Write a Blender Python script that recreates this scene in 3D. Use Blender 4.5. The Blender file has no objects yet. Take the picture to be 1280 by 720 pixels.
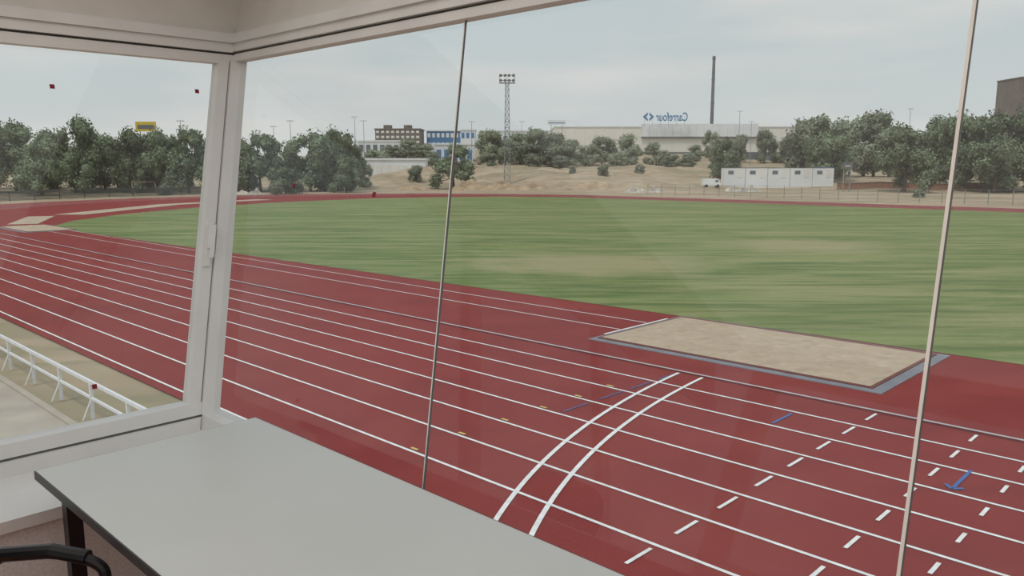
import bpy, math, random
from mathutils import Vector, noise
random.seed(7)
sc=bpy.context.scene
sc.view_settings.view_transform='Standard'
CH=5.29
D=(-.7208,.6931); N=(.6931,.7208)
def AB(a,b,z=0.0): return Vector((a*D[0]+b*N[0], a*D[1]+b*N[1], z))
# ---------------- materials
def newmat(name):
    m=bpy.data.materials.new(name); m.use_nodes=True
    nt=m.node_tree; return m,nt,nt.nodes['Principled BSDF']
def mat(name,col,rough=.7,var=.12,scale=3.0,metal=0,bump=0,detail=4):
    m,nt,p=newmat(name)
    tc=nt.nodes.new('ShaderNodeTexCoord'); nz=nt.nodes.new('ShaderNodeTexNoise')
    nz.inputs['Scale'].default_value=scale; nz.inputs['Detail'].default_value=detail
    nt.links.new(tc.outputs['Object'],nz.inputs['Vector'])
    r=nt.nodes.new('ShaderNodeValToRGB')
    r.color_ramp.elements[0].position=.3; r.color_ramp.elements[1].position=.7
    r.color_ramp.elements[0].color=tuple(max(0,c*(1-var)) for c in col)+(1,)
    r.color_ramp.elements[1].color=tuple(min(1,c*(1+var)) for c in col)+(1,)
    nt.links.new(nz.outputs['Fac'],r.inputs['Fac']); nt.links.new(r.outputs['Color'],p.inputs['Base Color'])
    p.inputs['Roughness'].default_value=rough; p.inputs['Metallic'].default_value=metal
    p.inputs['Specular IOR Level'].default_value=.3
    if bump:
        b=nt.nodes.new('ShaderNodeBump'); b.inputs['Strength'].default_value=bump
        nt.links.new(nz.outputs['Fac'],b.inputs['Height']); nt.links.new(b.outputs['Normal'],p.inputs['Normal'])
    return m
def multi(name,base,layers,rough=.9):
    m,nt,p=newmat(name); p.inputs['Roughness'].default_value=rough; p.inputs['Specular IOR Level'].default_value=.12
    tc=nt.nodes.new('ShaderNodeTexCoord')
    rgb=nt.nodes.new('ShaderNodeRGB'); rgb.outputs[0].default_value=tuple(base)+(1,)
    cur=rgb.outputs[0]
    for (s,lo,hi,col,st,rot,stretch) in layers:
        mp=nt.nodes.new('ShaderNodeMapping'); mp.inputs['Rotation'].default_value=(0,0,rot); mp.inputs['Scale'].default_value=stretch
        nt.links.new(tc.outputs['Object'],mp.inputs['Vector'])
        nz=nt.nodes.new('ShaderNodeTexNoise'); nz.inputs['Scale'].default_value=s; nz.inputs['Detail'].default_value=5
        nt.links.new(mp.outputs[0],nz.inputs['Vector'])
        mr=nt.nodes.new('ShaderNodeMapRange'); mr.inputs[1].default_value=lo; mr.inputs[2].default_value=hi; mr.inputs[3].default_value=0; mr.inputs[4].default_value=st
        nt.links.new(nz.outputs['Fac'],mr.inputs[0])
        mx=nt.nodes.new('ShaderNodeMixRGB'); mx.inputs[2].default_value=tuple(col)+(1,)
        nt.links.new(mr.outputs[0],mx.inputs[0]); nt.links.new(cur,mx.inputs[1]); cur=mx.outputs[0]
    nt.links.new(cur,p.inputs['Base Color'])
    return m,nt,p,cur,tc
M_frame=mat('white_painted_aluminium',(.70,.71,.70),.45,.05,4)
M_wallw=mat('white_plaster',(.66,.645,.61),.8,.04,6,bump=.05)
M_wallg=mat('grey_stippled_plaster',(.74,.74,.74),.9,.12,120,bump=.4)
M_ceil=mat('ceiling_paint',(.78,.77,.74),.9,.03,3)
M_floor=mat('terracotta_floor',(.55,.19,.08),.5,.2,8)
M_desk=mat('grey_laminate',(.57,.60,.585),.34,.03,2)
M_desk_e=mat('dark_edge_band',(.045,.047,.05),.4,.1,5)
M_dark=mat('black_plastic',(.012,.012,.014),.35,.2,10)
M_fabric=mat('dark_fabric',(.03,.03,.035),.95,.3,80)
M_steel=mat('steel_grey',(.25,.26,.27),.4,.1,8,metal=.6)
M_gl_edge=mat('glass_edge',(.85,.85,.80),.3,.08,6)
M_gl_edge_d=mat('glass_seal_dark',(.12,.13,.125),.4,.1,6)
M_red=mat('red_sticker',(.22,.012,.025),.5,.1,10)
M_white=mat('line_paint',(.80,.80,.80),.7,.12,6)
M_curb=mat('aluminium_kerb',(.42,.43,.45),.5,.1,4)
M_blue=mat('blue_paint',(.06,.14,.38),.7,.1,3)
M_blue2=mat('faded_blue_paint',(.10,.08,.22),.7,.2,3)
M_yel=mat('yellow_paint',(.70,.50,.16),.7,.1,3)
M_rail=mat('white_rail_paint',(.75,.76,.78),.5,.06,4)
M_border=mat('grey_rubber_border',(.21,.22,.25),.8,.15,2)
M_rim=mat('brown_red_rim',(.17,.05,.045),.8,.15,2)
M_conc=mat('concrete',(.42,.37,.31),.9,.12,1.2)
M_trunk=mat('bark',(.11,.09,.07),.95,.2,5)
M_fill,ntl,pl=newmat('fill_panel_glow'); pl.inputs['Base Color'].default_value=(.8,.8,.8,1); pl.inputs['Emission Color'].default_value=(1,.98,.95,1); pl.inputs['Emission Strength'].default_value=.72  # glow of the added fill panel under the ceiling
M_cream=mat('cream_cladding',(.76,.73,.66),.8,.06,.1)
M_brick=mat('brown_brick',(.19,.165,.15),.9,.15,.3)
M_win=mat('dark_window',(.15,.17,.185),.3,.2,.3)
M_bblue=mat('blue_cladding',(.09,.22,.42),.6,.1,.2)
M_wht=mat('white_cladding',(.76,.78,.80),.7,.06,.2)
M_sgn=mat('yellow_sign',(.65,.48,.04),.6,.1,1)
M_concg=mat('weathered_concrete',(.15,.155,.16),.9,.2,.2)
M_mast=mat('galvanised',(.26,.27,.28),.6,.1,1)
M_fence=mat('fence_grey',(.25,.25,.24),.7,.1,1)
M_fenced=mat('fence_dark',(.07,.08,.075),.7,.1,1)
M_lowwall=mat('brick_boundary',(.30,.15,.10),.9,.2,1)
M_track,*_=multi('red_tartan',(.245,.029,.026),[(.12,.4,.7,(.195,.022,.023),.9,.76,(1,3,1)),(.6,.45,.75,(.285,.048,.040),.6,.3,(1,1,1)),(.35,.58,.66,(.17,.022,.022),.35,1.1,(1,4,1)),(30,.4,.7,(.19,.022,.021),.5,0,(1,1,1))],.9)
M_dirt,*_=multi('dry_earth',(.43,.335,.235),[(.03,.4,.6,(.49,.395,.29),.9,0,(1,1,1)),(.10,.48,.62,(.33,.245,.165),.75,0,(1,2,1)),(.05,.50,.6,(.24,.225,.13),.65,.2,(1,3,1)),(.5,.52,.62,(.19,.19,.11),.5,.2,(1,1.5,1)),(2,.4,.7,(.35,.27,.19),.5,0,(1,1,1))])
M_sand,*_=multi('pit_sand',(.47,.375,.28),[(1.2,.4,.7,(.54,.44,.335),.8,.5,(1,2,1)),(6,.4,.7,(.40,.315,.225),.6,0,(1,1,1)),(2.5,.52,.68,(.34,.265,.19),.5,0,(1,1,1))])
M_grass,nt,p,cur,tc=multi('mown_grass',(.185,.245,.08),[
   (.05,.42,.62,(.26,.28,.115),.8,.2,(1,2,1)),
   (.12,.46,.58,(.12,.18,.048),.95,-.2,(.35,2.6,1)),
   (.18,.48,.62,(.33,.31,.15),.7,-.1,(.4,2.4,1)),
   (.4,.5,.62,(.08,.135,.036),.8,.1,(.25,3.5,1)),
   (.3,.52,.62,(.09,.145,.04),.7,.9,(.3,3,1)),
   (.9,.47,.62,(.30,.30,.14),.45,.5,(.4,1.6,1)),
   (5,.4,.7,(.12,.165,.048),.5,0,(1,1,1))])
def worn(cx,cy,rx,ry,st,cur):
    mp=nt.nodes.new('ShaderNodeMapping'); mp.vector_type='POINT'
    mp.inputs['Location'].default_value=(-cx/rx,-cy/ry,0); mp.inputs['Scale'].default_value=(1/rx,1/ry,0)
    nt.links.new(tc.outputs['Object'],mp.inputs['Vector'])
    L=nt.nodes.new('ShaderNodeVectorMath'); L.operation='LENGTH'; nt.links.new(mp.outputs[0],L.inputs[0])
    nz=nt.nodes.new('ShaderNodeTexNoise'); nz.inputs['Scale'].default_value=.4; nt.links.new(tc.outputs['Object'],nz.inputs['Vector'])
    ad=nt.nodes.new('ShaderNodeMath'); ad.operation='ADD'; nt.links.new(L.outputs['Value'],ad.inputs[0]); nt.links.new(nz.outputs['Fac'],ad.inputs[1])
    mr=nt.nodes.new('ShaderNodeMapRange'); mr.inputs[1].default_value=1.0; mr.inputs[2].default_value=1.65; mr.inputs[3].default_value=st; mr.inputs[4].default_value=0
    nt.links.new(ad.outputs[0],mr.inputs[0])
    mx=nt.nodes.new('ShaderNodeMixRGB'); mx.inputs[2].default_value=(.32,.295,.16,1)
    nt.links.new(mr.outputs[0],mx.inputs[0]); nt.links.new(cur,mx.inputs[1]); return mx.outputs[0]
cur=worn(4.4,43.6,7,5.5,.85,cur); cur=worn(19.7,54,6,5,.85,cur)
nt.links.new(cur,p.inputs['Base Color'])
def leafmat(name,c):
    m,nt,p=newmat(name)
    oi=nt.nodes.new('ShaderNodeObjectInfo'); tc=nt.nodes.new('ShaderNodeTexCoord')
    nz=nt.nodes.new('ShaderNodeTexNoise'); nz.inputs['Scale'].default_value=7; nt.links.new(tc.outputs['Object'],nz.inputs['Vector'])
    r=nt.nodes.new('ShaderNodeValToRGB'); r.color_ramp.elements[0].position=.3; r.color_ramp.elements[1].position=.7
    r.color_ramp.elements[0].color=(c[0]*.6,c[1]*.6,c[2]*.6,1); r.color_ramp.elements[1].color=(c[0]*1.4,c[1]*1.4,c[2]*1.4,1)
    nt.links.new(nz.outputs['Fac'],r.inputs[0])
    h=nt.nodes.new('ShaderNodeHueSaturation'); mr=nt.nodes.new('ShaderNodeMapRange'); mr.inputs[3].default_value=.8; mr.inputs[4].default_value=1.3
    nt.links.new(oi.outputs['Random'],mr.inputs[0]); nt.links.new(mr.outputs[0],h.inputs['Value']); nt.links.new(r.outputs[0],h.inputs['Color'])
    nt.links.new(h.outputs[0],p.inputs['Base Color']); p.inputs['Roughness'].default_value=.9; p.inputs['Specular IOR Level'].default_value=.1
    return m
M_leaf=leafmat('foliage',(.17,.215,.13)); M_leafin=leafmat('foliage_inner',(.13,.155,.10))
M_leaf_haze=leafmat('hazed_foliage',(.25,.285,.20)); M_leafin_haze=leafmat('hazed_foliage_inner',(.19,.215,.155))  # distance haze put into the leaf colour of far trees and shrubs
# glass
M_glass=bpy.data.materials.new('window_glass'); M_glass.use_nodes=True
g=M_glass.node_tree; g.nodes.clear()
out=g.nodes.new('ShaderNodeOutputMaterial'); tr=g.nodes.new('ShaderNodeBsdfTransparent'); tr.inputs[0].default_value=(.96,.965,.955,1)
gl=g.nodes.new('ShaderNodeBsdfGlossy'); gl.inputs['Roughness'].default_value=.02
lw=g.nodes.new('ShaderNodeLayerWeight'); lw.inputs['Blend'].default_value=.5
pw=g.nodes.new('ShaderNodeMath'); pw.operation='POWER'; pw.inputs[1].default_value=4; g.links.new(lw.outputs['Facing'],pw.inputs[0])
mf=g.nodes.new('ShaderNodeMapRange'); mf.inputs[3].default_value=.04; mf.inputs[4].default_value=.5; g.links.new(pw.outputs[0],mf.inputs[0])
m1=g.nodes.new('ShaderNodeMixShader'); g.links.new(mf.outputs[0],m1.inputs[0]); g.links.new(tr.outputs[0],m1.inputs[1]); g.links.new(gl.outputs[0],m1.inputs[2])
tl=g.nodes.new('ShaderNodeBsdfTranslucent'); tl.inputs[0].default_value=(.9,.9,.89,1)
tcg=g.nodes.new('ShaderNodeTexCoord'); ng=g.nodes.new('ShaderNodeTexNoise'); ng.inputs['Scale'].default_value=1.6; ng.inputs['Detail'].default_value=5
g.links.new(tcg.outputs['Object'],ng.inputs['Vector'])
mrg=g.nodes.new('ShaderNodeMapRange'); mrg.inputs[1].default_value=.3; mrg.inputs[2].default_value=.75; mrg.inputs[3].default_value=.035; mrg.inputs[4].default_value=.085
g.links.new(ng.outputs['Fac'],mrg.inputs[0])
m2=g.nodes.new('ShaderNodeMixShader'); g.links.new(mrg.outputs[0],m2.inputs[0]); g.links.new(m1.outputs[0],m2.inputs[1]); g.links.new(tl.outputs[0],m2.inputs[2])
g.links.new(m2.outputs[0],out.inputs[0])
# ---------------- builder
class B:
    def __init__(s): s.v=[]; s.f=[]; s.m=[]; s.mats=[]
    def mi(s,m):
        if m not in s.mats: s.mats.append(m)
        return s.mats.index(m)
    def face(s,pts,m):
        i=len(s.v); s.v+=[tuple(p) for p in pts]; s.f.append(list(range(i,i+len(pts)))); s.m.append(s.mi(m))
    def hexa(s,p,m):
        i=len(s.v); s.v+=[tuple(q) for q in p]
        for f in ((0,1,2,3),(7,6,5,4),(0,4,5,1),(1,5,6,2),(2,6,7,3),(3,7,4,0)): s.f.append([i+k for k in f]); s.m.append(s.mi(m))
    def box(s,x0,x1,y0,y1,z0,z1,m):
        s.hexa([(x0,y0,z0),(x1,y0,z0),(x1,y1,z0),(x0,y1,z0),(x0,y0,z1),(x1,y0,z1),(x1,y1,z1),(x0,y1,z1)],m)
    def abox(s,a0,a1,b0,b1,z0,z1,m):
        s.hexa([AB(a0,b0,z0),AB(a1,b0,z0),AB(a1,b1,z0),AB(a0,b1,z0),AB(a0,b0,z1),AB(a1,b0,z1),AB(a1,b1,z1),AB(a0,b1,z1)],m)
    def tube(s,pts,r,m,n=8,r2=None,cap=True):
        pts=[Vector(p) for p in pts]; i0=len(s.v); k=len(pts); prev=None
        for j,p in enumerate(pts):
            t=(pts[min(j+1,k-1)]-pts[max(j-1,0)]).normalized()
            if prev is None:
                u=t.cross(Vector((0,0,1)));
                if u.length<.05: u=t.cross(Vector((1,0,0)))
            else: u=prev-t*prev.dot(t)
            u.normalize(); prev=u; w=t.cross(u)
            rr=r if r2 is None else r+(r2-r)*j/(k-1)
            for q in range(n):
                an=2*math.pi*q/n; s.v.append(tuple(p+u*math.cos(an)*rr+w*math.sin(an)*rr))
        for j in range(k-1):
            for q in range(n):
                a=i0+j*n+q; b=i0+j*n+(q+1)%n; s.f.append([a,b,b+n,a+n]); s.m.append(s.mi(m))
        if cap:
            s.f.append([i0+q for q in range(n)][::-1]); s.m.append(s.mi(m)); s.f.append([i0+(k-1)*n+q for q in range(n)]); s.m.append(s.mi(m))
    def ribbon(s,pts,w,z,m,closed=False):
        P=[Vector(p[:2]) for p in pts]; k=len(P); L=[];R=[]
        for j in range(k):
            if closed: t=P[(j+1)%k]-P[j-1]
            else: t=P[min(j+1,k-1)]-P[max(j-1,0)]
            t.normalize(); nn=Vector((-t.y,t.x))*w/2
            L.append(P[j]+nn);R.append(P[j]-nn)
        for j in range(k if closed else k-1):
            q=(j+1)%k
            s.face([(L[j].x,L[j].y,z),(R[j].x,R[j].y,z),(R[q].x,R[q].y,z),(L[q].x,L[q].y,z)],m)
    def done(s,name,parent=None,smooth=False,recalc=True):
        me=bpy.data.meshes.new(name); me.from_pydata(s.v,[],s.f)
        for m in s.mats: me.materials.append(m)
        me.polygons.foreach_set('material_index',s.m)
        if recalc:
            import bmesh
            bm=bmesh.new(); bm.from_mesh(me); bmesh.ops.recalc_face_normals(bm,faces=bm.faces); bm.to_mesh(me); bm.free()
        if smooth: me.polygons.foreach_set('use_smooth',[True]*len(me.polygons))
        o=bpy.data.objects.new(name,me); sc.collection.objects.link(o)
        if parent: o.parent=parent
        return o
def flat(name,poly,z,m):
    b=B(); pts=[(p[0],p[1],z) for p in poly]
    b.face(pts,m); o=b.done(name,recalc=False)
    if o.data.polygons[0].normal.z<0: o.data.flip_normals()
    return o
def sst(x): x=max(0,min(1,x)); return x*x*(3-2*x)
# ---------------- terrain
def H(x,y):
    if y<100: return 0.0
    b=N[0]*x+N[1]*y; a=D[0]*x+D[1]*y
    u=x/y*1011+640
    g=sst(max(b-130,a-142)/25)
    if g<=0: return 0.0
    mask=sst((u-430)/90)*(1-sst((u-850)/120))
    r=sst((y-165)/65)
    h=r*(2.4+2.6*mask)+sst((y-230)/200)*8.5
    nz=noise.noise(Vector((x*.035,y*.035,1)))*1.3+noise.noise(Vector((x*.11,y*.11,5)))*1.0+noise.noise(Vector((x*.3,y*.3,9)))*.4
    return g*(h+nz*sst((y-150)/40)*(.35+.65*mask))
bt=B()
gx=[-700,-500,-400,-320]+[ -280+3*i for i in range(187)]+[320,400,500,700]
gy=[-150,-60,0,60,100]+[112+3*i for i in range(80)]+[370,400,450,550,700,900]
for j,y in enumerate(gy):
    for i,x in enumerate(gx): bt.v.append((x,y,H(x,y)-.04))
nx=len(gx)
for j in range(len(gy)-1):
    for i in range(nx-1):
        a=j*nx+i; bt.f.append([a,a+1,a+1+nx,a+nx]); bt.m.append(0)
bt.mats=[M_dirt]; bt.done('ground',smooth=True,recalc=False)
# ---------------- track
CA1,CA2=85.0,-45.0; CB=62.9; RI=45.3
def stad(r,n=64):
    pts=[]
    for i in range(n+1):
        t=-math.pi/2+math.pi*i/n; pts.append(AB(CA1+r*math.cos(t),CB+r*math.sin(t)))
    for i in range(n+1):
        t=math.pi/2+math.pi*i/n; pts.append(AB(CA2+r*math.cos(t),CB+r*math.sin(t)))
    return pts
flat('running_track',stad(RI+10.05),0.0,M_track)
gp=[(-60,24.9),(0,24.75),(10,24.6),(40,23.6),(78,22.4),(86,27),(94,35),(102,47),(108,62),(110,78),(107,92),(100,102),(90,107),(70,108.0),(-45,108.0),(-70,103),(-85,85),(-88,65),(-84,45),(-74,30)]
flat('grass_infield',[AB(*q) for q in gp],.012,M_grass)
bl=B()
for k in range(0,8): bl.ribbon(stad(RI+9.76-1.22*k,96),.066,.012,M_white,True)
for b in (21.0,22.55): bl.ribbon([AB(15.3,b),AB(73,b)],.06,.012,M_white)
def arc(p0,pm,p1,n=24):
    r=[]
    c=[2*pm[i]-.5*(p0[i]+p1[i]) for i in (0,1)]
    for i in range(n+1):
        t=i/n; r.append(AB((1-t)**2*p0[0]+2*t*(1-t)*c[0]+t*t*p1[0],(1-t)**2*p0[1]+2*t*(1-t)*c[1]+t*t*p1[1]))
    return r
bl.ribbon(arc((10.84,17.5),(9.85,12.3),(8.03,7.95)),.085,.018,M_white)
bl.ribbon(arc((10.15,17.5),(9.15,12.3),(7.30,7.95)),.085,.018,M_white)
for k in range(8):
    bc=8.2+1.22*k+.42
    bl.ribbon([AB(5.88,bc-.3),AB(5.88,bc+.3)],.06,.018,M_white)
    if k>0:
        bl.ribbon([AB(3.93,bc-.25),AB(3.93,bc+.25)],.06,.018,M_white)
        bl.ribbon([AB(2.85,bc-.2),AB(2.85,bc+.2)],.06,.018,M_white)
        bl.ribbon([AB(1.9,bc-.2),AB(1.9,bc+.2)],.06,.018,M_white)
for b0 in (12.9,14.2,15.4,16.6): bl.ribbon([AB(10.86,b0),AB(10.86,b0+.85)],.06,.016,M_blue2)
bl.ribbon([AB(7.2,15.3),AB(7.2,16.2)],.06,.018,M_blue)
bl.ribbon([AB(3.48,14.2),AB(3.48,15.25)],.06,.018,M_blue); bl.ribbon([AB(3.62,14.28),AB(3.48,14.12)],.06,.019,M_blue); bl.ribbon([AB(3.34,14.28),AB(3.48,14.12)],.06,.019,M_blue)
for k in range(0,7): bl.ribbon([AB(11.28,7.95+1.22*k),AB(11.47,7.95+1.22*k)],.065,.02,M_yel)
bl.ribbon([AB(15.15,20.0),AB(15.15,23.6)],.09,.03,M_white)
bl.done('track_lane_lines',recalc=False)
bk=B(); bk.ribbon(stad(RI,96),.09,.05,M_curb,True); bk.done('track_kerb',recalc=False)
def pit(a0,a1,b0,b1,name):
    q=B()
    q.abox(a0,a1,b0,b1,-.02,.022,M_border)
    q.abox(a0+.30,a1-.15,b0+.28,b1-.18,-.01,.05,M_rim)
    i=.09
    A0,A1,B0,B1=a0+.30+i,a1-.15-i,b0+.28+i,b1-.18-i-.12
    n=40; idx=len(q.v)
    for j in range(n+1):
        for k in range(n+1):
            a=A0+(A1-A0)*j/n; b=B0+(B1-B0)*k/n
            e=min(j,n-j,k,n-k)/4
            q.v.append(tuple(AB(a,b,.056+.08*min(1,e)*max(0,.5+noise.noise(Vector((a*1.1,b*1.1,0)))+.4*noise.noise(Vector((a*4,b*4,0)))))))
    for j in range(n):
        for k in range(n):
            s=idx+j*(n+1)+k; q.f.append([s,s+1,s+n+2,s+n+1]); q.m.append(q.mi(M_sand))
    return q.done(name)
pit(6.35,15.1,19.1,24.45,'long_jump_sand_pit')
pit(73,81.5,19.2,23.4,'long_jump_sand_pit.001')
r=B(); r.ribbon([AB(97,30),AB(113,48),AB(119,66)],3.5,.014,M_sand); r.ribbon([AB(84,22),AB(96,27)],2.5,.014,M_sand); r.done('javelin_runway',recalc=False)
flat('concrete_walkway',[AB(-60,2.1),AB(-60,5.15),AB(70,5.15),AB(70,2.1)],.02,M_conc)
q=B(); q.abox(-60,70,5.1,5.25,-.02,.06,M_conc); q.done('walkway_kerb')
q=B()
bb=5.64
for i in range(-14,26):
    a=17.75+2.0*i
    q.abox(a-.035,a+.035,bb-.03,bb+.03,0,.82,M_rail)
    q.tube([AB(a,bb,.45),AB(a,bb-.2,0)],.018,M_rail,6)
for z,w in ((.8,.045),(.45,.035)):
    q.abox(-10.5,68,bb-w*.6,bb+w*.6,z-w*.8,z+w*.8,M_rail)
q.done('pedestrian_railing')
# ---------------- cabin
Z0,Z1=CH-1.058,CH+.498
def aL(z): return 3.32+(z-Z0)*.2674
def bF(z): return 1.523+(z-Z0)*.2783
FL=CH-1.70; CE=6.42
def fmem(q,z0,z1,o0,o1,m,a_end=-3.6):
    P=[]
    for z in (z0,z1):
        P+= [AB(aL(z)-o0,bF(z)-o0,z),AB(a_end,bF(z)-o0,z),AB(a_end,bF(z)-o1,z),AB(aL(z)-o1,bF(z)-o1,z)]
    q.hexa(P,m)
def lmem(q,z0,z1,o0,o1,m,b_end=-3.5):
    P=[]
    for z in (z0,z1):
        P+= [AB(aL(z)-o0,bF(z)-o0,z),AB(aL(z)-o0,b_end,z),AB(aL(z)-o1,b_end,z),AB(aL(z)-o1,bF(z)-o1,z)]
    q.hexa(P,m)
def lvert(q,c0,c1,z0,z1,o0,o1,m):
    P=[]
    for z in (z0,z1):
        P+=[AB(aL(z)-o0,bF(z)-c0,z),AB(aL(z)-o0,bF(z)-c1,z),AB(aL(z)-o1,bF(z)-c1,z),AB(aL(z)-o1,bF(z)-c0,z)]
    q.hexa(P,m)
def fvert(q,c0,c1,z0,z1,o0,o1,m):
    P=[]
    for z in (z0,z1):
        P+=[AB(aL(z)-c0,bF(z)-o0,z),AB(aL(z)-c1,bF(z)-o0,z),AB(aL(z)-c1,bF(z)-o1,z),AB(aL(z)-c0,bF(z)-o1,z)]
    q.hexa(P,m)
wf=B()
fmem(wf,Z0-.06,Z0,-.04,.05,M_frame); 
fmem(wf,Z1,Z1+.035,-.03,.03,M_frame); fmem(wf,Z1+.035,Z1+.045,-.02,.015,M_gl_edge_d); fmem(wf,Z1+.045,Z1+.085,-.03,.045,M_frame); fmem(wf,Z1+.085,Z1+.13,-.03,.06,M_frame)
fvert(wf,-.03,.035,Z0,Z1,-.03,.04,M_frame)
def fline(q,a0,a1,w,m,z0=Z0,z1=Z1):
    P=[]
    for z,a in ((z0,a0),(z1,a1)):
        P+=[AB(a-w,bF(z)+.003,z),AB(a+w,bF(z)+.003,z),AB(a+w,bF(z)-.003,z),AB(a-w,bF(z)-.003,z)]
    q.hexa(P,m)
fline(wf,1.856,2.10,.0018,M_gl_edge_d); fline(wf,1.860,2.104,.0022,M_gl_edge)
fline(wf,.461,.506,.0010,M_gl_edge_d); fline(wf,.466,.511,.0036,M_gl_edge); fline(wf,-1.0,-1.0,.004,M_gl_edge); fline(wf,-2.5,-2.5,.004,M_gl_edge)
def uvray(u,v):
    x=u-640; yv=360-v; y=988.65+.1503*yv; z=-150.3+.98865*yv
    return D[0]*x+D[1]*y, N[0]*x+N[1]*y, z
def sticker(q,u,v,s,front):
    dd,nn,z=uvray(u,v)
    if front:
        t=(1.523-.2783*(Z0-CH))/(nn-.2783*z); a=dd*t; zz=CH+z*t
        pts=[(a-s,zz-s),(a+s,zz-s),(a+s,zz+s),(a-s,zz+s)]
        q.hexa([AB(i,bF(j)-.001,j) for i,j in pts]+[AB(i,bF(j)-.003,j) for i,j in pts],M_red)
    else:
        t=(3.32-.2674*(Z0-CH))/(dd-.2674*z); b=nn*t; zz=CH+z*t
        pts=[(b-s,zz-s),(b+s,zz-s),(b+s,zz+s),(b-s,zz+s)]
        q.hexa([AB(aL(j)-.001,i,j) for i,j in pts]+[AB(aL(j)-.003,i,j) for i,j in pts],M_red)
sticker(wf,367,232,.009,True); sticker(wf,468,243,.009,True)
wf.done('window_1',recalc=True)
gb=B(); gb.face([AB(aL(Z0),bF(Z0),Z0),AB(-3.6,bF(Z0),Z0),AB(-3.6,bF(Z1),Z1),AB(aL(Z1),bF(Z1),Z1)],M_glass); gb.done('glass_pane',parent=bpy.data.objects['window_1'],recalc=False)
wl=B()
lmem(wl,Z0-.06,Z0-.01,-.04,.06,M_frame); lmem(wl,Z0-.01,Z0+.0,-.02,.04,M_gl_edge_d); lmem(wl,Z0,Z0+.05,-.03,.045,M_frame)
lmem(wl,Z1-.015,Z1+.03,-.03,.03,M_frame); lmem(wl,Z1+.03,Z1+.04,-.02,.015,M_gl_edge_d); lmem(wl,Z1+.04,Z1+.085,-.03,.045,M_frame); lmem(wl,Z1+.085,Z1+.13,-.03,.06,M_frame)
lvert(wl,-.03,.05,Z0,Z1,-.03,.05,M_frame)
lvert(wl,.05,.056,Z0,Z1,-.02,.03,M_gl_edge_d)
lvert(wl,.056,.105,Z0,Z1,-.03,.04,M_frame)
lvert(wl,1.75,1.87,Z0,Z1,-.03,.05,M_frame); lvert(wl,3.3,3.42,Z0,Z1,-.03,.05,M_frame)
lvert(wl,.075,.098,Z0+.62,Z0+.80,.04,.055,M_frame); lvert(wl,.080,.094,Z0+.70,Z0+.80,.055,.085,M_frame); lvert(wl,.08,.096,Z0+.66,Z0+.80,.085,.098,M_frame)
for s in ((65,108),(246,114),(118,483)): sticker(wl,s[0],s[1],.009,False)
wl.done('window_2')
gb=B(); gb.face([AB(aL(Z0),bF(Z0),Z0),AB(aL(Z0),-3.5,Z0),AB(aL(Z1),-3.5,Z1),AB(aL(Z1),bF(Z1),Z1)],M_glass); gb.done('glass_pane',parent=bpy.data.objects['window_2'],recalc=False)
q=B(); fmem(q,Z1+.13,CE,-.10,.02,M_wallw); fmem(q,Z1+.13,Z1+.16,.02,.035,M_wallw); q.abox(-3.6,3.45,1.47,1.62,0,Z0-.06,M_wallw); q.done('wall_front')
q=B(); lmem(q,Z1+.13,CE,-.10,.02,M_wallw); q.abox(2.87,3.45,-3.5,1.47,0,Z0-.1,M_wallg); q.done('wall_left')
q=B(); q.abox(2.83,3.36,-3.5,1.46,Z0-.1,Z0-.06,M_frame); q.done('trim_1')
q=B(); q.abox(-3.6,3.45,-3.65,-3.5,0,FL+.9,M_wallw); q.abox(-3.6,3.45,-3.65,-3.5,CE-.15,CE,M_wallw)
for a in (-3.6,3.25): q.abox(a,a+.2,-3.65,-3.5,FL+.9,CE-.15,M_wallw)
q.done('wall_back')
q=B()
for a in (-3.4,-1.2,1.0,3.2): q.abox(a,a+.05,-3.6,-3.55,FL+.9,CE-.15,M_frame)
q.abox(-3.4,3.25,-3.6,-3.55,FL+.9,FL+.95,M_frame); q.abox(-3.4,3.25,-3.6,-3.55,CE-.2,CE-.15,M_frame); q.done('added_window_3')  # unseen back window, put in so daylight brightens the room
q=B(); q.abox(-3.75,-3.6,-3.65,1.9,0,FL+.9,M_wallw); q.abox(-3.75,-3.6,-3.65,1.95,CE-.15,CE,M_wallw); q.abox(-3.75,-3.6,-3.65,-3.3,FL+.9,CE-.15,M_wallw); q.abox(-3.75,-3.6,1.3,1.95,FL+.9,CE-.15,M_wallw); q.done('wall_right')  # unseen side opening, put in for more daylight fill
q=B(); q.abox(-3.6,2.87,-3.5,1.47,FL-.15,FL,M_floor); q.done('floor')
q=B(); q.abox(-3.9,4.15,-3.8,2.35,CE,CE+.2,M_ceil); q.done('ceiling')
q=B(); q.abox(-3.6,2.87,1.455,1.47,FL,FL+.08,M_frame); q.done('baseboard_front')
# large dim glowing panel, added out of view to brighten desk and room
q=B(); q.abox(-3.2,3.4,-3.1,1.75,CE-.03,CE,M_frame); q.abox(-3.15,3.35,-3.05,1.70,CE-.04,CE-.03,M_fill); q.done('added_fill_panel')
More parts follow.
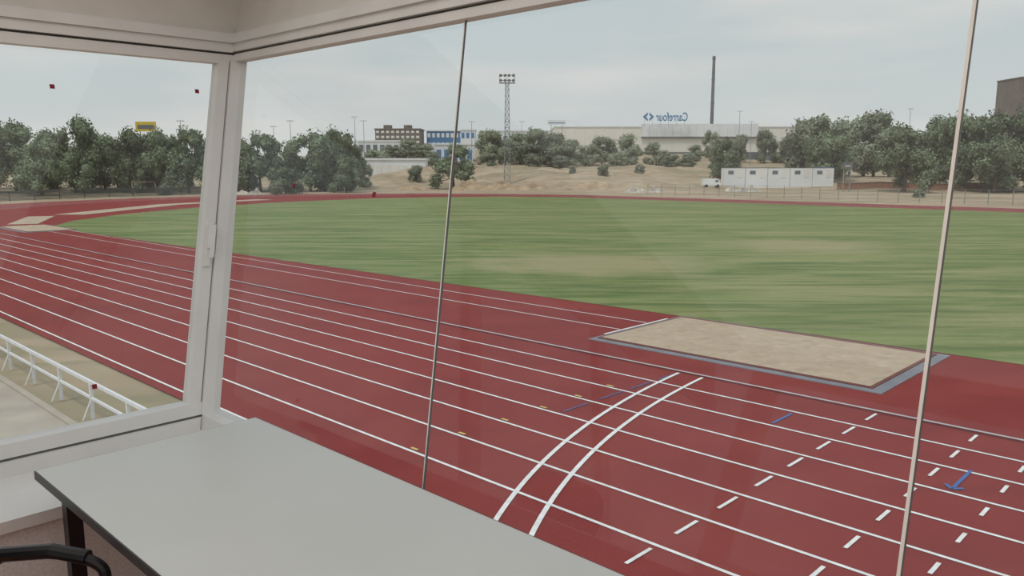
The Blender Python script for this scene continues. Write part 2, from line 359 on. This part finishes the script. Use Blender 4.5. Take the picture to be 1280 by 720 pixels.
# desk
DT=CH-.95
q=B()
a0,a1,b0,b1=.65,2.755,.695,1.448
q.abox(a0,a1,b0,b1,DT-.026,DT,M_desk)
e=.004
q.abox(a0-e,a1+e,b0-e,b0,DT-.028,DT-.001,M_desk_e); q.abox(a0-e,a1+e,b1,b1+e,DT-.028,DT-.001,M_desk_e)  # dark edge band: shade of the room-facing side put into its colour
q.abox(a1,a1+e,b0,b1,DT-.028,DT-.001,M_desk_e); q.abox(a0-e,a0,b0,b1,DT-.028,DT-.001,M_desk_e)
for a in (a0+.08,a1-.12):
    for b in (b0+.06,b1-.06): q.abox(a-.022,a+.022,b-.022,b+.022,FL,DT-.03,M_dark)
    q.abox(a-.02,a+.02,b0+.06,b1-.06,DT-.075,DT-.03,M_dark)
q.abox(a0+.08,a1-.12,b1-.10,b1-.06,DT-.075,DT-.03,M_dark); q.abox(a0+.08,a1-.12,b1-.08,b1-.065,DT-.4,DT-.075,M_desk_e)
o=q.done('desk')
# office chair
cc=(2.11,.36); f=(-.80,.60); s_=(.60,.80)
def C(fw,sd,z): return AB(cc[0]+f[0]*fw+s_[0]*sd, cc[1]+f[1]*fw+s_[1]*sd, FL+z)
q=B()
def smoothpath(P,n=6):
    r=[]
    for i in range(len(P)-1):
        p0=Vector(P[max(i-1,0)]);p1=Vector(P[i]);p2=Vector(P[i+1]);p3=Vector(P[min(i+2,len(P)-1)])
        for j in range(n):
            t=j/n; r.append(.5*((2*p1)+(p2-p0)*t+(2*p0-5*p1+4*p2-p3)*t*t+(3*p1-p0-3*p2+p3)*t**3))
    r.append(Vector(P[-1])); return r
for sg in (1,-1):
    pth=[C(.0,.20*sg,.40),C(-.10,.265*sg,.46),C(-.19,.275*sg,.58),C(-.13,.275*sg,.665),C(.02,.275*sg,.685),C(.13,.275*sg,.67),C(.165,.275*sg,.62),C(.12,.265*sg,.48),C(.08,.20*sg,.40)]
    q.tube(smoothpath(pth),.015,M_dark,10)
    q.tube([C(-.13,.275*sg,.672),C(.02,.275*sg,.692),C(.12,.275*sg,.68)],.02,M_dark,10)
def cushion(c0,c1,c2,hx,hy,hz,m):
    n=20; rings=[(-1,.86),(-.6,1),(.4,1),(.85,.93),(1,.8)]
    idx=[]
    for (zz,sc_) in rings:
        st=len(q.v)
        for k in range(n):
            t=2*math.pi*k/n; ct,stt=math.cos(t),math.sin(t)
            ex=lambda v:math.copysign(abs(v)**.5,v)
            q.v.append(tuple(c0+c1*ex(ct)*hx*sc_+c2[0]*ex(stt)*hy*sc_+c2[1]*zz*hz))
        idx.append(st)
    for r_ in range(len(idx)-1):
        for k in range(n): q.f.append([idx[r_]+k,idx[r_]+(k+1)%n,idx[r_+1]+(k+1)%n,idx[r_+1]+k]); q.m.append(q.mi(m))
    q.f.append([idx[0]+k for k in range(n)]); q.m.append(q.mi(m)); q.f.append([idx[-1]+k for k in range(n)]); q.m.append(q.mi(m))
FV=AB(*f);SV=AB(*s_)
cushion(C(0,0,.43),FV,(SV,Vector((0,0,1))),.22,.22,.035,M_fabric)
cushion(C(-.27,0,.74),SV,(Vector((0,0,1)),-FV),.21,.22,.03,M_fabric)
q.tube([C(-.15,0,.39),C(-.30,0,.42),C(-.315,0,.7)],.02,M_dark)
q.tube([C(0,0,.10),C(0,0,.40)],.028,M_dark,12)
for k in range(5):
    t=2*math.pi*k/5+.3; q.tube([C(0,0,.12),C(.27*math.cos(t),.27*math.sin(t),.075)],.022,M_dark,8,.014)
    ce=C(.27*math.cos(t),.27*math.sin(t),.03); q.tube([ce-SV*.02,ce+SV*.02],.03,M_dark,12)
q.done('office_chair')
# ---------------- trees
def tree_mesh(seed,low=False,LM=None,LI=None):
    LM=LM or M_leaf; LI=LI or M_leafin
    rnd=random.Random(seed); q=B()
    blobs=[]
    nb=26
    for i in range(nb):
        t=rnd.random()*2*math.pi; z=rnd.uniform(-.95,.9); rr=math.sqrt(1-z*z)*rnd.uniform(.35,.85)
        if low and z<0: rr=rnd.uniform(.3,.85)
        cz=(.48 if low else .60)+z*(.38 if low else .30)
        blobs.append((Vector((rr*math.cos(t)*.40,rr*math.sin(t)*.40,cz)),rnd.uniform(.10,.16)))
    q.tube([(0,0,-.03),(.01,0,.2),(.0,.01,.5)],.028,M_trunk,7,.012)
    for c,r_ in blobs[:8]: q.tube([(0,0,.25),tuple(c)],.010,M_trunk,5,.004)
    for c,r_ in blobs:
        st=len(q.v); n=7
        for i in range(5):
            ph=math.pi*(i+.5)/5
            for k in range(n):
                th=2*math.pi*k/n; w=r_*.68*(1+.3*noise.noise(Vector((c.x*9+i,c.y*9+k,seed))))
                q.v.append((c.x+w*math.sin(ph)*math.cos(th),c.y+w*math.sin(ph)*math.sin(th),c.z+w*math.cos(ph)))
        for i in range(4):
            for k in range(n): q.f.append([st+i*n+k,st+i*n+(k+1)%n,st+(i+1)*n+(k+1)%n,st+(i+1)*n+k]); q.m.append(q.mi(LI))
    for c,r_ in blobs:
        for k in range(170):
            d=Vector((rnd.gauss(0,1),rnd.gauss(0,1),rnd.gauss(0,1))).normalized(); p=c+d*r_*rnd.uniform(.6,1.2)
            u=Vector((rnd.gauss(0,1),rnd.gauss(0,1),rnd.gauss(0,1))).normalized(); w=u.cross(d).normalized()*rnd.uniform(.007,.018); u=u*rnd.uniform(.007,.018)
            q.face([p-u-w,p+u-w,p+u+w,p-u+w],LM)
    o=q.done('tmp',recalc=False); me=o.data; bpy.data.objects.remove(o); return me
TM=[tree_mesh(i) for i in range(4)]+[tree_mesh(10+i,True) for i in range(4)]
TM_haze=[tree_mesh(20+i,True,M_leaf_haze,M_leafin_haze) for i in range(4)]
def X(u,Y): return (u-640)/1011*Y
def Zv(v,Y):
    yv=360-v; return CH+(-150.3+.98865*yv)/(988.65+.1503*yv)*Y
def tree(u,vt,wpx,Y,low=True,name='tree'):
    x=X(u,Y); z=H(x,Y); h=max(1.0,Zv(vt,Y)-z)*1.04; w=wpx/1011*Y
    o=bpy.data.objects.new(name,random.choice(TM_haze if (Y>205 or name=='shrub') else (TM[4:] if low else TM[:4]))); sc.collection.objects.link(o)
    o.location=(x,Y,z-.15); o.scale=(w/.86,w/.86,h/.95); o.rotation_euler=(0,0,random.uniform(0,6.28))
T=[(-70,150,90,165),(-20,152,75,160),(18,154,80,170),(50,174,70,150),(30,152,60,185),(92,146,75,165),(130,164,60,175),(155,160,60,168),(182,165,60,175),(205,162,55,170),(235,160,66,162),(262,170,50,175),(292,170,50,180),(-40,165,70,178),(70,162,60,182),(115,170,60,180),(170,172,60,182),(222,170,60,182),
(325,166,66,170),(352,176,50,180),(387,164,70,172),(420,160,55,178),(440,176,40,182),(356,208,46,158),(405,180,60,174),(300,178,60,172),(432,194,46,166),
(1010,148,70,230),(1035,143,70,215),(1062,148,60,225),(1092,140,62,230),(1080,160,60,240),(1132,156,76,168),(1112,158,60,225),(1170,146,64,190),(1200,140,70,180),(1232,143,75,172),(1262,138,80,178),(1290,140,80,170),(1330,135,90,165),(1370,140,90,165),(1245,172,70,165),(1155,165,60,215),(1040,165,70,204)]
for t in T: tree(*t)
for t in [(567,180,62,192),(505,174,46,280),(486,182,46,270),(530,180,40,280),(612,162,42,255),(632,172,38,258),(650,166,42,280),(672,160,46,270),(692,166,42,280),(712,174,36,275),(752,170,40,270),(784,168,40,255),(820,178,34,270),(868,181,28,300),(910,172,44,200),(888,162,24,330),(925,168,24,330),(955,162,28,330),(975,174,30,330),(1000,162,34,320),(660,180,50,262),(700,182,50,262),(470,186,44,262),(736,180,36,262)]: tree(*t,low=True)
for u,Y,w,v in [(755,200,18,204),(455,190,24,202),(205,150,22,230),(520,200,22,206),(668,230,26,194),(840,235,26,193),(700,232,22,195),(610,235,30,191),(800,210,16,204),(345,150,22,226),(1150,140,20,236),(770,242,32,190),(900,240,30,191),(860,238,30,191),(540,238,26,190),(715,205,12,207),(585,215,14,203)]:
    tree(u,v,w,Y,True,'shrub')
def heap(u,Y,wpx,hpx,m=M_dirt):
    q=B(); x0=X(u,Y); w=wpx/1011*Y/2; h=hpx/1011*Y; n=22
    for j in range(n+1):
        for k in range(n+1):
            x=(j/n*2-1);y=(k/n*2-1); r_=math.sqrt(x*x+y*y)
            z=max(0,1-r_**1.4)*h*(.75+.7*noise.noise(Vector((x*2.5+u,y*2.5,Y)))+.35*noise.noise(Vector((x*7+u,y*7,Y))))
            px,py=x0+x*w,Y+y*w*.6
            q.v.append((px,py,H(px,py)-.3+z))
    for j in range(n):
        for k in range(n): s=j*(n+1)+k; q.f.append([s,s+1,s+n+2,s+n+1]); q.m.append(q.mi(m))
    q.done('earth_heap')
M_rub=mat('rubble',(.45,.41,.36),.95,.4,.8,bump=.5)
M_heap=mat('spoil_earth',(.40,.30,.20),.95,.3,.6,bump=.4)
for h_ in [(590,186,60,16,M_heap),(625,186,50,14,M_heap),(660,184,70,10,M_heap),(575,180,30,10,M_heap),(515,182,60,9,M_heap),(740,182,80,8,M_heap)]: heap(*h_)
for h_ in [(795,168,36,9,M_rub),(820,170,30,8,M_rub),(935,168,40,10,M_rub),(915,170,30,7,M_rub),(300,155,30,7,M_rub),(318,156,26,9,M_rub)]: heap(*h_)
q=B()
P=[AB(a,127.5) for a in range(-60,90,3)]
for p in P: q.box(p.x-.04,p.x+.04,p.y-.04,p.y+.04,0,2.1,M_fence)
for z in (.3,.9,1.5,2.05): q.tube([(P[0].x,P[0].y,z),(P[-1].x,P[-1].y,z)],.018,M_fence,5)
q.done('perimeter_fence')
q=B()
P=[AB(CA1+62*math.cos(t),CB+62*math.sin(t)) for t in [(-.95+.07*i) for i in range(16)]]
for i,p in enumerate(P):
    q.box(p.x-.05,p.x+.05,p.y-.05,p.y+.05,0,1.5,M_fenced)
    if i<len(P)-1:
        n_=P[i+1]
        for z in [.15+.15*k for k in range(10)]: q.tube([(p.x,p.y,z),(n_.x,n_.y,z)],.05,M_fenced,4)
q.done('mesh_fence')
# light tower
Y=196; x=X(634,Y); z0=H(x,Y); zt=Zv(104,Y)
q=B()
def lat(x,Y,z0,zt,w0,w1,n,r_):
    cs=[(-1,-1),(1,-1),(1,1),(-1,1)]
    for c in cs: q.tube([(x+c[0]*w0,Y+c[1]*w0,z0),(x+c[0]*w1,Y+c[1]*w1,zt)],r_,M_mast,5)
    for i in range(n):
        za=z0+(zt-z0)*i/n; zb=z0+(zt-z0)*(i+1)/n; wa=w0+(w1-w0)*i/n; wb=w0+(w1-w0)*(i+1)/n
        for j in range(4):
            c=cs[j];d=cs[(j+1)%4]
            q.tube([(x+c[0]*wa,Y+c[1]*wa,za),(x+d[0]*wb,Y+d[1]*wb,zb)],r_*.6,M_mast,4)
            q.tube([(x+d[0]*wa,Y+d[1]*wa,za),(x+c[0]*wb,Y+c[1]*wb,zb)],r_*.6,M_mast,4)
            q.tube([(x+c[0]*wb,Y+c[1]*wb,zb),(x+d[0]*wb,Y+d[1]*wb,zb)],r_*.6,M_mast,4)
lat(x,Y,z0,zt,.75,.4,16,.075)
q.box(x-1.9,x+1.9,Y-.9,Y+.9,zt,zt+.12,M_mast)
for row in (0,1):
    zz=zt+.7+row*1.15
    q.tube([(x-1.9,Y,zz),(x+1.9,Y,zz)],.08,M_mast,5)
    for k in range(4):
        xx=x-1.5+k*1.0
        q.tube([(xx,Y+.25,zz+.15),(xx,Y-.45,zz-.1)],.20,M_steel,10,.36)
for xx in (x-1.8,x+1.8,x): q.tube([(xx,Y,zt),(xx,Y,zt+2.2)],.06,M_mast,5)
q.done('floodlight_tower')
Y=420; x=X(887.5,Y); q=B()
zb=H(x,Y); zt=Zv(70,Y)
q.tube([(x,Y,zb),(x,Y,zb+(zt-zb)*.5),(x,Y,zt)],.95,M_concg,14,.7)
for k in (.5,.75,.97): q.tube([(x,Y,zb+(zt-zb)*k),(x,Y,zb+(zt-zb)*k+.6)],.95,M_concg,14)
q.done('factory_chimney')
def post(u,vt,Y):
    x=X(u,Y); z=H(x,Y); zt=Zv(vt,Y); q=B()
    q.tube([(x,Y,z),(x,Y,zt)],.12,M_mast,6,.07); q.tube([(x-.6,Y,zt),(x,Y,zt+.1),(x+.6,Y,zt)],.06,M_mast,5)
    for s in (-1,1): q.box(x+s*.7-.25,x+s*.7+.25,Y-.15,Y+.15,zt-.12,zt+.04,M_mast)
    q.done('street_lamp')
for u,v,Y in ((445,146,260),(456,151,262),(365,151,230),(590,152,270),(229,151,210),(922,139,300),(1133,136,280),(1165,144,260),(344,158,240),(1105,150,290),(652,152,300),(937,152,300)): post(u,v,Y)
def building(name,u0,u1,vt,Y,dep,mw,floors,cols,mwin,roof=True,extra=None):
    q=B(); x0,x1=X(u0,Y),X(u1,Y); zt=Zv(vt,Y); zb=min(H(x0,Y),H(x1,Y))-2
    q.box(x0,x1,Y,Y+dep,zb,zt,mw)
    if roof: q.box(x0-.3,x1+.3,Y-.3,Y+dep+.3,zt,zt+.5,M_wht if mw is not M_brick else M_brick)
    fh=(zt-zb)/max(1,floors); cw=(x1-x0)/max(1,cols)
    for i in range(floors):
        for j in range(cols):
            q.box(x0+cw*(j+.2),x0+cw*(j+.8),Y-.12,Y+.05,zb+fh*(i+.35),zb+fh*(i+.8),mwin)
    if extra: extra(q,x0,x1,Y,zb,zt)
    return q.done(name)
building('apartment_block',470,526,162,330,14,M_brick,7,9,M_cream,extra=lambda q,x0,x1,Y,zb,zt:(q.box(x0+3,x0+6,Y+3,Y+7,zt,zt+2,M_brick),q.box(x1-7,x1-4,Y+3,Y+7,zt,zt+2,M_brick)))
building('shop_building',534,580,164,345,16,M_bblue,3,8,M_wht,extra=lambda q,x0,x1,Y,zb,zt:(q.box(x0-1,x1-4,Y-.5,Y+10,zt-9,zt-5,M_wht),))
building('white_office_building',576,594,163,310,10,M_wht,3,3,M_bblue)
building('warehouse',448,500,177,300,16,M_wht,2,6,M_win)
building('white_kiosk',544,592,181,290,8,M_wht,1,5,M_bblue)
building('distribution_depot',600,684,164,400,25,M_wht,1,12,M_win)
building('roadside_store',458,532,200,215,6,M_wht,1,7,M_cream)
def hyp(q,x0,x1,Y,zb,zt):
    n=26
    for i in range(n):
        xx=x0+(x1-x0)*i/n; q.box(xx,xx+.25,Y-.2,Y,zb,zt,M_wht)
    q.box(x0,x1,Y-.5,Y,zb,zt-10.5,M_win)
    q.box(x0+2,x0+12,Y+4,Y+14,zt,zt+3,M_wht); q.box(x1-20,x1-14,Y+4,Y+10,zt,zt+2,M_cream)
    xa,xb=X(800,Y),X(945,Y); q.box(xa,xb,Y-1,Y+20,zt-4,zt+1.4,M_wht)
    for i in range(15): q.box(xa+(xb-xa)*i/15,xa+(xb-xa)*i/15+.18,Y-1.15,Y-1,zt-4,zt+1.4,M_cream)
    q.box(xa,xb,Y-1.15,Y-1,zt-4.6,zt-4,M_concg)
building('hypermarket_building',693,1005,159,350,40,M_cream,0,0,M_win,extra=hyp)
building('residential_tower',1267,1310,97,400,20,M_brick,14,5,M_concg)
e=bpy.data.objects.new('rooftop_sign',None); sc.collection.objects.link(e)
Y=346; tcu=bpy.data.curves.new('sign_lettering','FONT'); tcu.body='Carrefour'; tcu.size=5.0; tcu.extrude=.15; tcu.offset=.06; tcu.align_x='CENTER'
tcu.materials.append(M_bblue)
to=bpy.data.objects.new('lettering',tcu); sc.collection.objects.link(to); to.location=(X(838,Y),Y,Zv(151,Y)); to.rotation_euler=(math.pi/2,0,math.pi); to.scale=(.66,1,1); to.parent=e
q=B(); cx=X(809,Y); cz=Zv(146,Y)
q.face([(cx-2.4,Y,cz),(cx-.3,Y,cz+1.9),(cx-.3,Y,cz+.8),(cx-1.1,Y,cz),(cx-.3,Y,cz-.8),(cx-.3,Y,cz-1.9)],M_bblue)
q.face([(cx+2.4,Y,cz),(cx+.3,Y,cz+1.9),(cx+.3,Y,cz+.8),(cx+1.1,Y,cz),(cx+.3,Y,cz-.8),(cx+.3,Y,cz-1.9)],M_bblue)
for k in range(6): xx=X(804,Y)+k*3.4; q.box(xx,xx+.08,Y+.3,Y+.4,Zv(159,Y),Zv(143,Y),M_mast)
q.done('emblem_and_frame',parent=e,recalc=False)
def board(name,u0,u1,v0,v1,Y,m,m2=None):
    q=B(); x0,x1=X(u0,Y),X(u1,Y); q.box(x0,x1,Y,Y+.3,Zv(v1,Y),Zv(v0,Y),m)
    if m2: q.box(x0+.5,x1-.5,Y-.05,Y,Zv(v1-3,Y),Zv(v0+4,Y),m2)
    for xx in (x0+(x1-x0)*.2,x1-(x1-x0)*.2): q.tube([(xx,Y+.2,H(xx,Y)),(xx,Y+.2,Zv(v1,Y))],.12,M_mast,6)
    q.done(name)
board('billboard',173,198,152,164,200,M_sgn,M_concg); board('billboard',684,707,150,156,345,M_wht,M_bblue)
board('notice_board',1053,1066,203,211,170,M_concg,M_wht)
q=B(); Y=186
us=[905,932,960,988,1016,1043]
for i in range(5):
    x0,x1=X(us[i],Y)+.05,X(us[i+1],Y)-.05; zb=H((x0+x1)/2,Y)-.2; zt=Zv(210,Y); 
    q.box(x0,x1,Y,Y+2.5,min(zb,zt-2.4),zt,M_wht); q.box(x0-.03,x1+.03,Y-.05,Y+2.55,zt,zt+.12,M_bblue if i==4 else M_concg)
    w=x1-x0
    for k in range(8): q.box(x0+w*k/8,x0+w*k/8+.06,Y-.04,Y,zt-2.3,zt-.1,M_cream)
    q.box(x0+w*.2,x0+w*.45,Y-.06,Y,zt-1.4,zt-.6,M_win); q.box(x0+w*.65,x0+w*.83,Y-.06,Y,zt-2.2,zt-.3,M_cream)
q.done('site_cabin')
q=B()
for k in range(18):
    x0,x1=X(1048+k*12,178),X(1060+k*12,178); h0=H(x0,178); q.box(x0,x1,178,178.3,h0-1,h0+1.3,M_lowwall); q.box(x0,x1,177.9,178.4,h0+1.3,h0+1.4,M_concg)
q.done('boundary_wall')
q=B(); Y=178; x0=X(880,Y); z=H(x0,Y)+.05; 
q.box(x0,x0+2.9,Y,Y+1.8,z+.35,z+1.9,M_wht)
q.hexa([(x0+2.9,Y,z+.35),(x0+4.0,Y,z+.35),(x0+4.0,Y+1.8,z+.35),(x0+2.9,Y+1.8,z+.35),(x0+2.9,Y+.1,z+1.8),(x0+3.4,Y+.1,z+1.7),(x0+3.4,Y+1.7,z+1.7),(x0+2.9,Y+1.7,z+1.8)],M_wht)
q.box(x0+2.6,x0+3.3,Y-.02,Y,z+1.15,z+1.6,M_win)
for xx in (x0+.7,x0+3.2): q.tube([(xx,Y-.05,z+.32),(xx,Y+.2,z+.32)],.32,M_dark,14); q.tube([(xx,Y+1.6,z+.32),(xx,Y+1.85,z+.32)],.32,M_dark,14)
q.done('van')
q=B(); Y=150; x0,x1=X(163,Y),X(192,Y); q.tube([(x0,Y,0),(x0,Y,2.4),(x1,Y,2.4),(x1,Y,0)],.06,M_lowwall,6)
q.tube([(x0,Y,2.4),(x0,Y+1.2,0)],.04,M_rail,5); q.tube([(x1,Y,2.4),(x1,Y+1.2,0)],.04,M_rail,5); q.done('football_goal')
# ---------------- world
w=bpy.data.worlds.new('hazy_sky'); sc.world=w; w.use_nodes=True; nt=w.node_tree; nt.nodes.clear()
o=nt.nodes.new('ShaderNodeOutputWorld'); bg=nt.nodes.new('ShaderNodeBackground'); nt.links.new(bg.outputs[0],o.inputs[0])
tc=nt.nodes.new('ShaderNodeTexCoord'); sp=nt.nodes.new('ShaderNodeSeparateXYZ'); nt.links.new(tc.outputs['Generated'],sp.inputs[0])
cr=nt.nodes.new('ShaderNodeValToRGB'); cr.color_ramp.elements[0].position=0; cr.color_ramp.elements[0].color=(.60,.64,.64,1)
cr.color_ramp.elements[1].position=.6; cr.color_ramp.elements[1].color=(.47,.56,.62,1)
e2=cr.color_ramp.elements.new(.2); e2.color=(.53,.61,.64,1)
nt.links.new(sp.outputs[2],cr.inputs[0])
mp=nt.nodes.new('ShaderNodeMapping'); mp.inputs['Scale'].default_value=(1.2,1.2,7); nt.links.new(tc.outputs['Generated'],mp.inputs[0])
nz=nt.nodes.new('ShaderNodeTexNoise'); nz.inputs['Scale'].default_value=2.2; nz.inputs['Detail'].default_value=6; nt.links.new(mp.outputs[0],nz.inputs['Vector'])
mr=nt.nodes.new('ShaderNodeMapRange'); mr.inputs[1].default_value=.44; mr.inputs[2].default_value=.68; mr.inputs[3].default_value=0; mr.inputs[4].default_value=.85
nt.links.new(nz.outputs['Fac'],mr.inputs[0])
mx=nt.nodes.new('ShaderNodeMixRGB'); mx.inputs[2].default_value=(.72,.72,.70,1); nt.links.new(mr.outputs[0],mx.inputs[0]); nt.links.new(cr.outputs[0],mx.inputs[1]); nt.links.new(mx.outputs[0],bg.inputs[0])
bg.inputs[1].default_value=1.0
S=bpy.data.lights.new('sun','SUN'); S.energy=1.55; S.angle=math.radians(14); S.color=(1,.96,.9)
so=bpy.data.objects.new('sun',S); sc.collection.objects.link(so); dr=Vector((.35,.45,-1)); so.rotation_euler=dr.to_track_quat('-Z','Y').to_euler()
c=bpy.data.cameras.new('camera'); c.sensor_width=36; c.lens=28.125; c.clip_end=3000; c.clip_start=.05
co=bpy.data.objects.new('camera',c); sc.collection.objects.link(co); co.location=(0,0,CH); co.rotation_euler=(math.radians(90-8.64),0,0); sc.camera=co
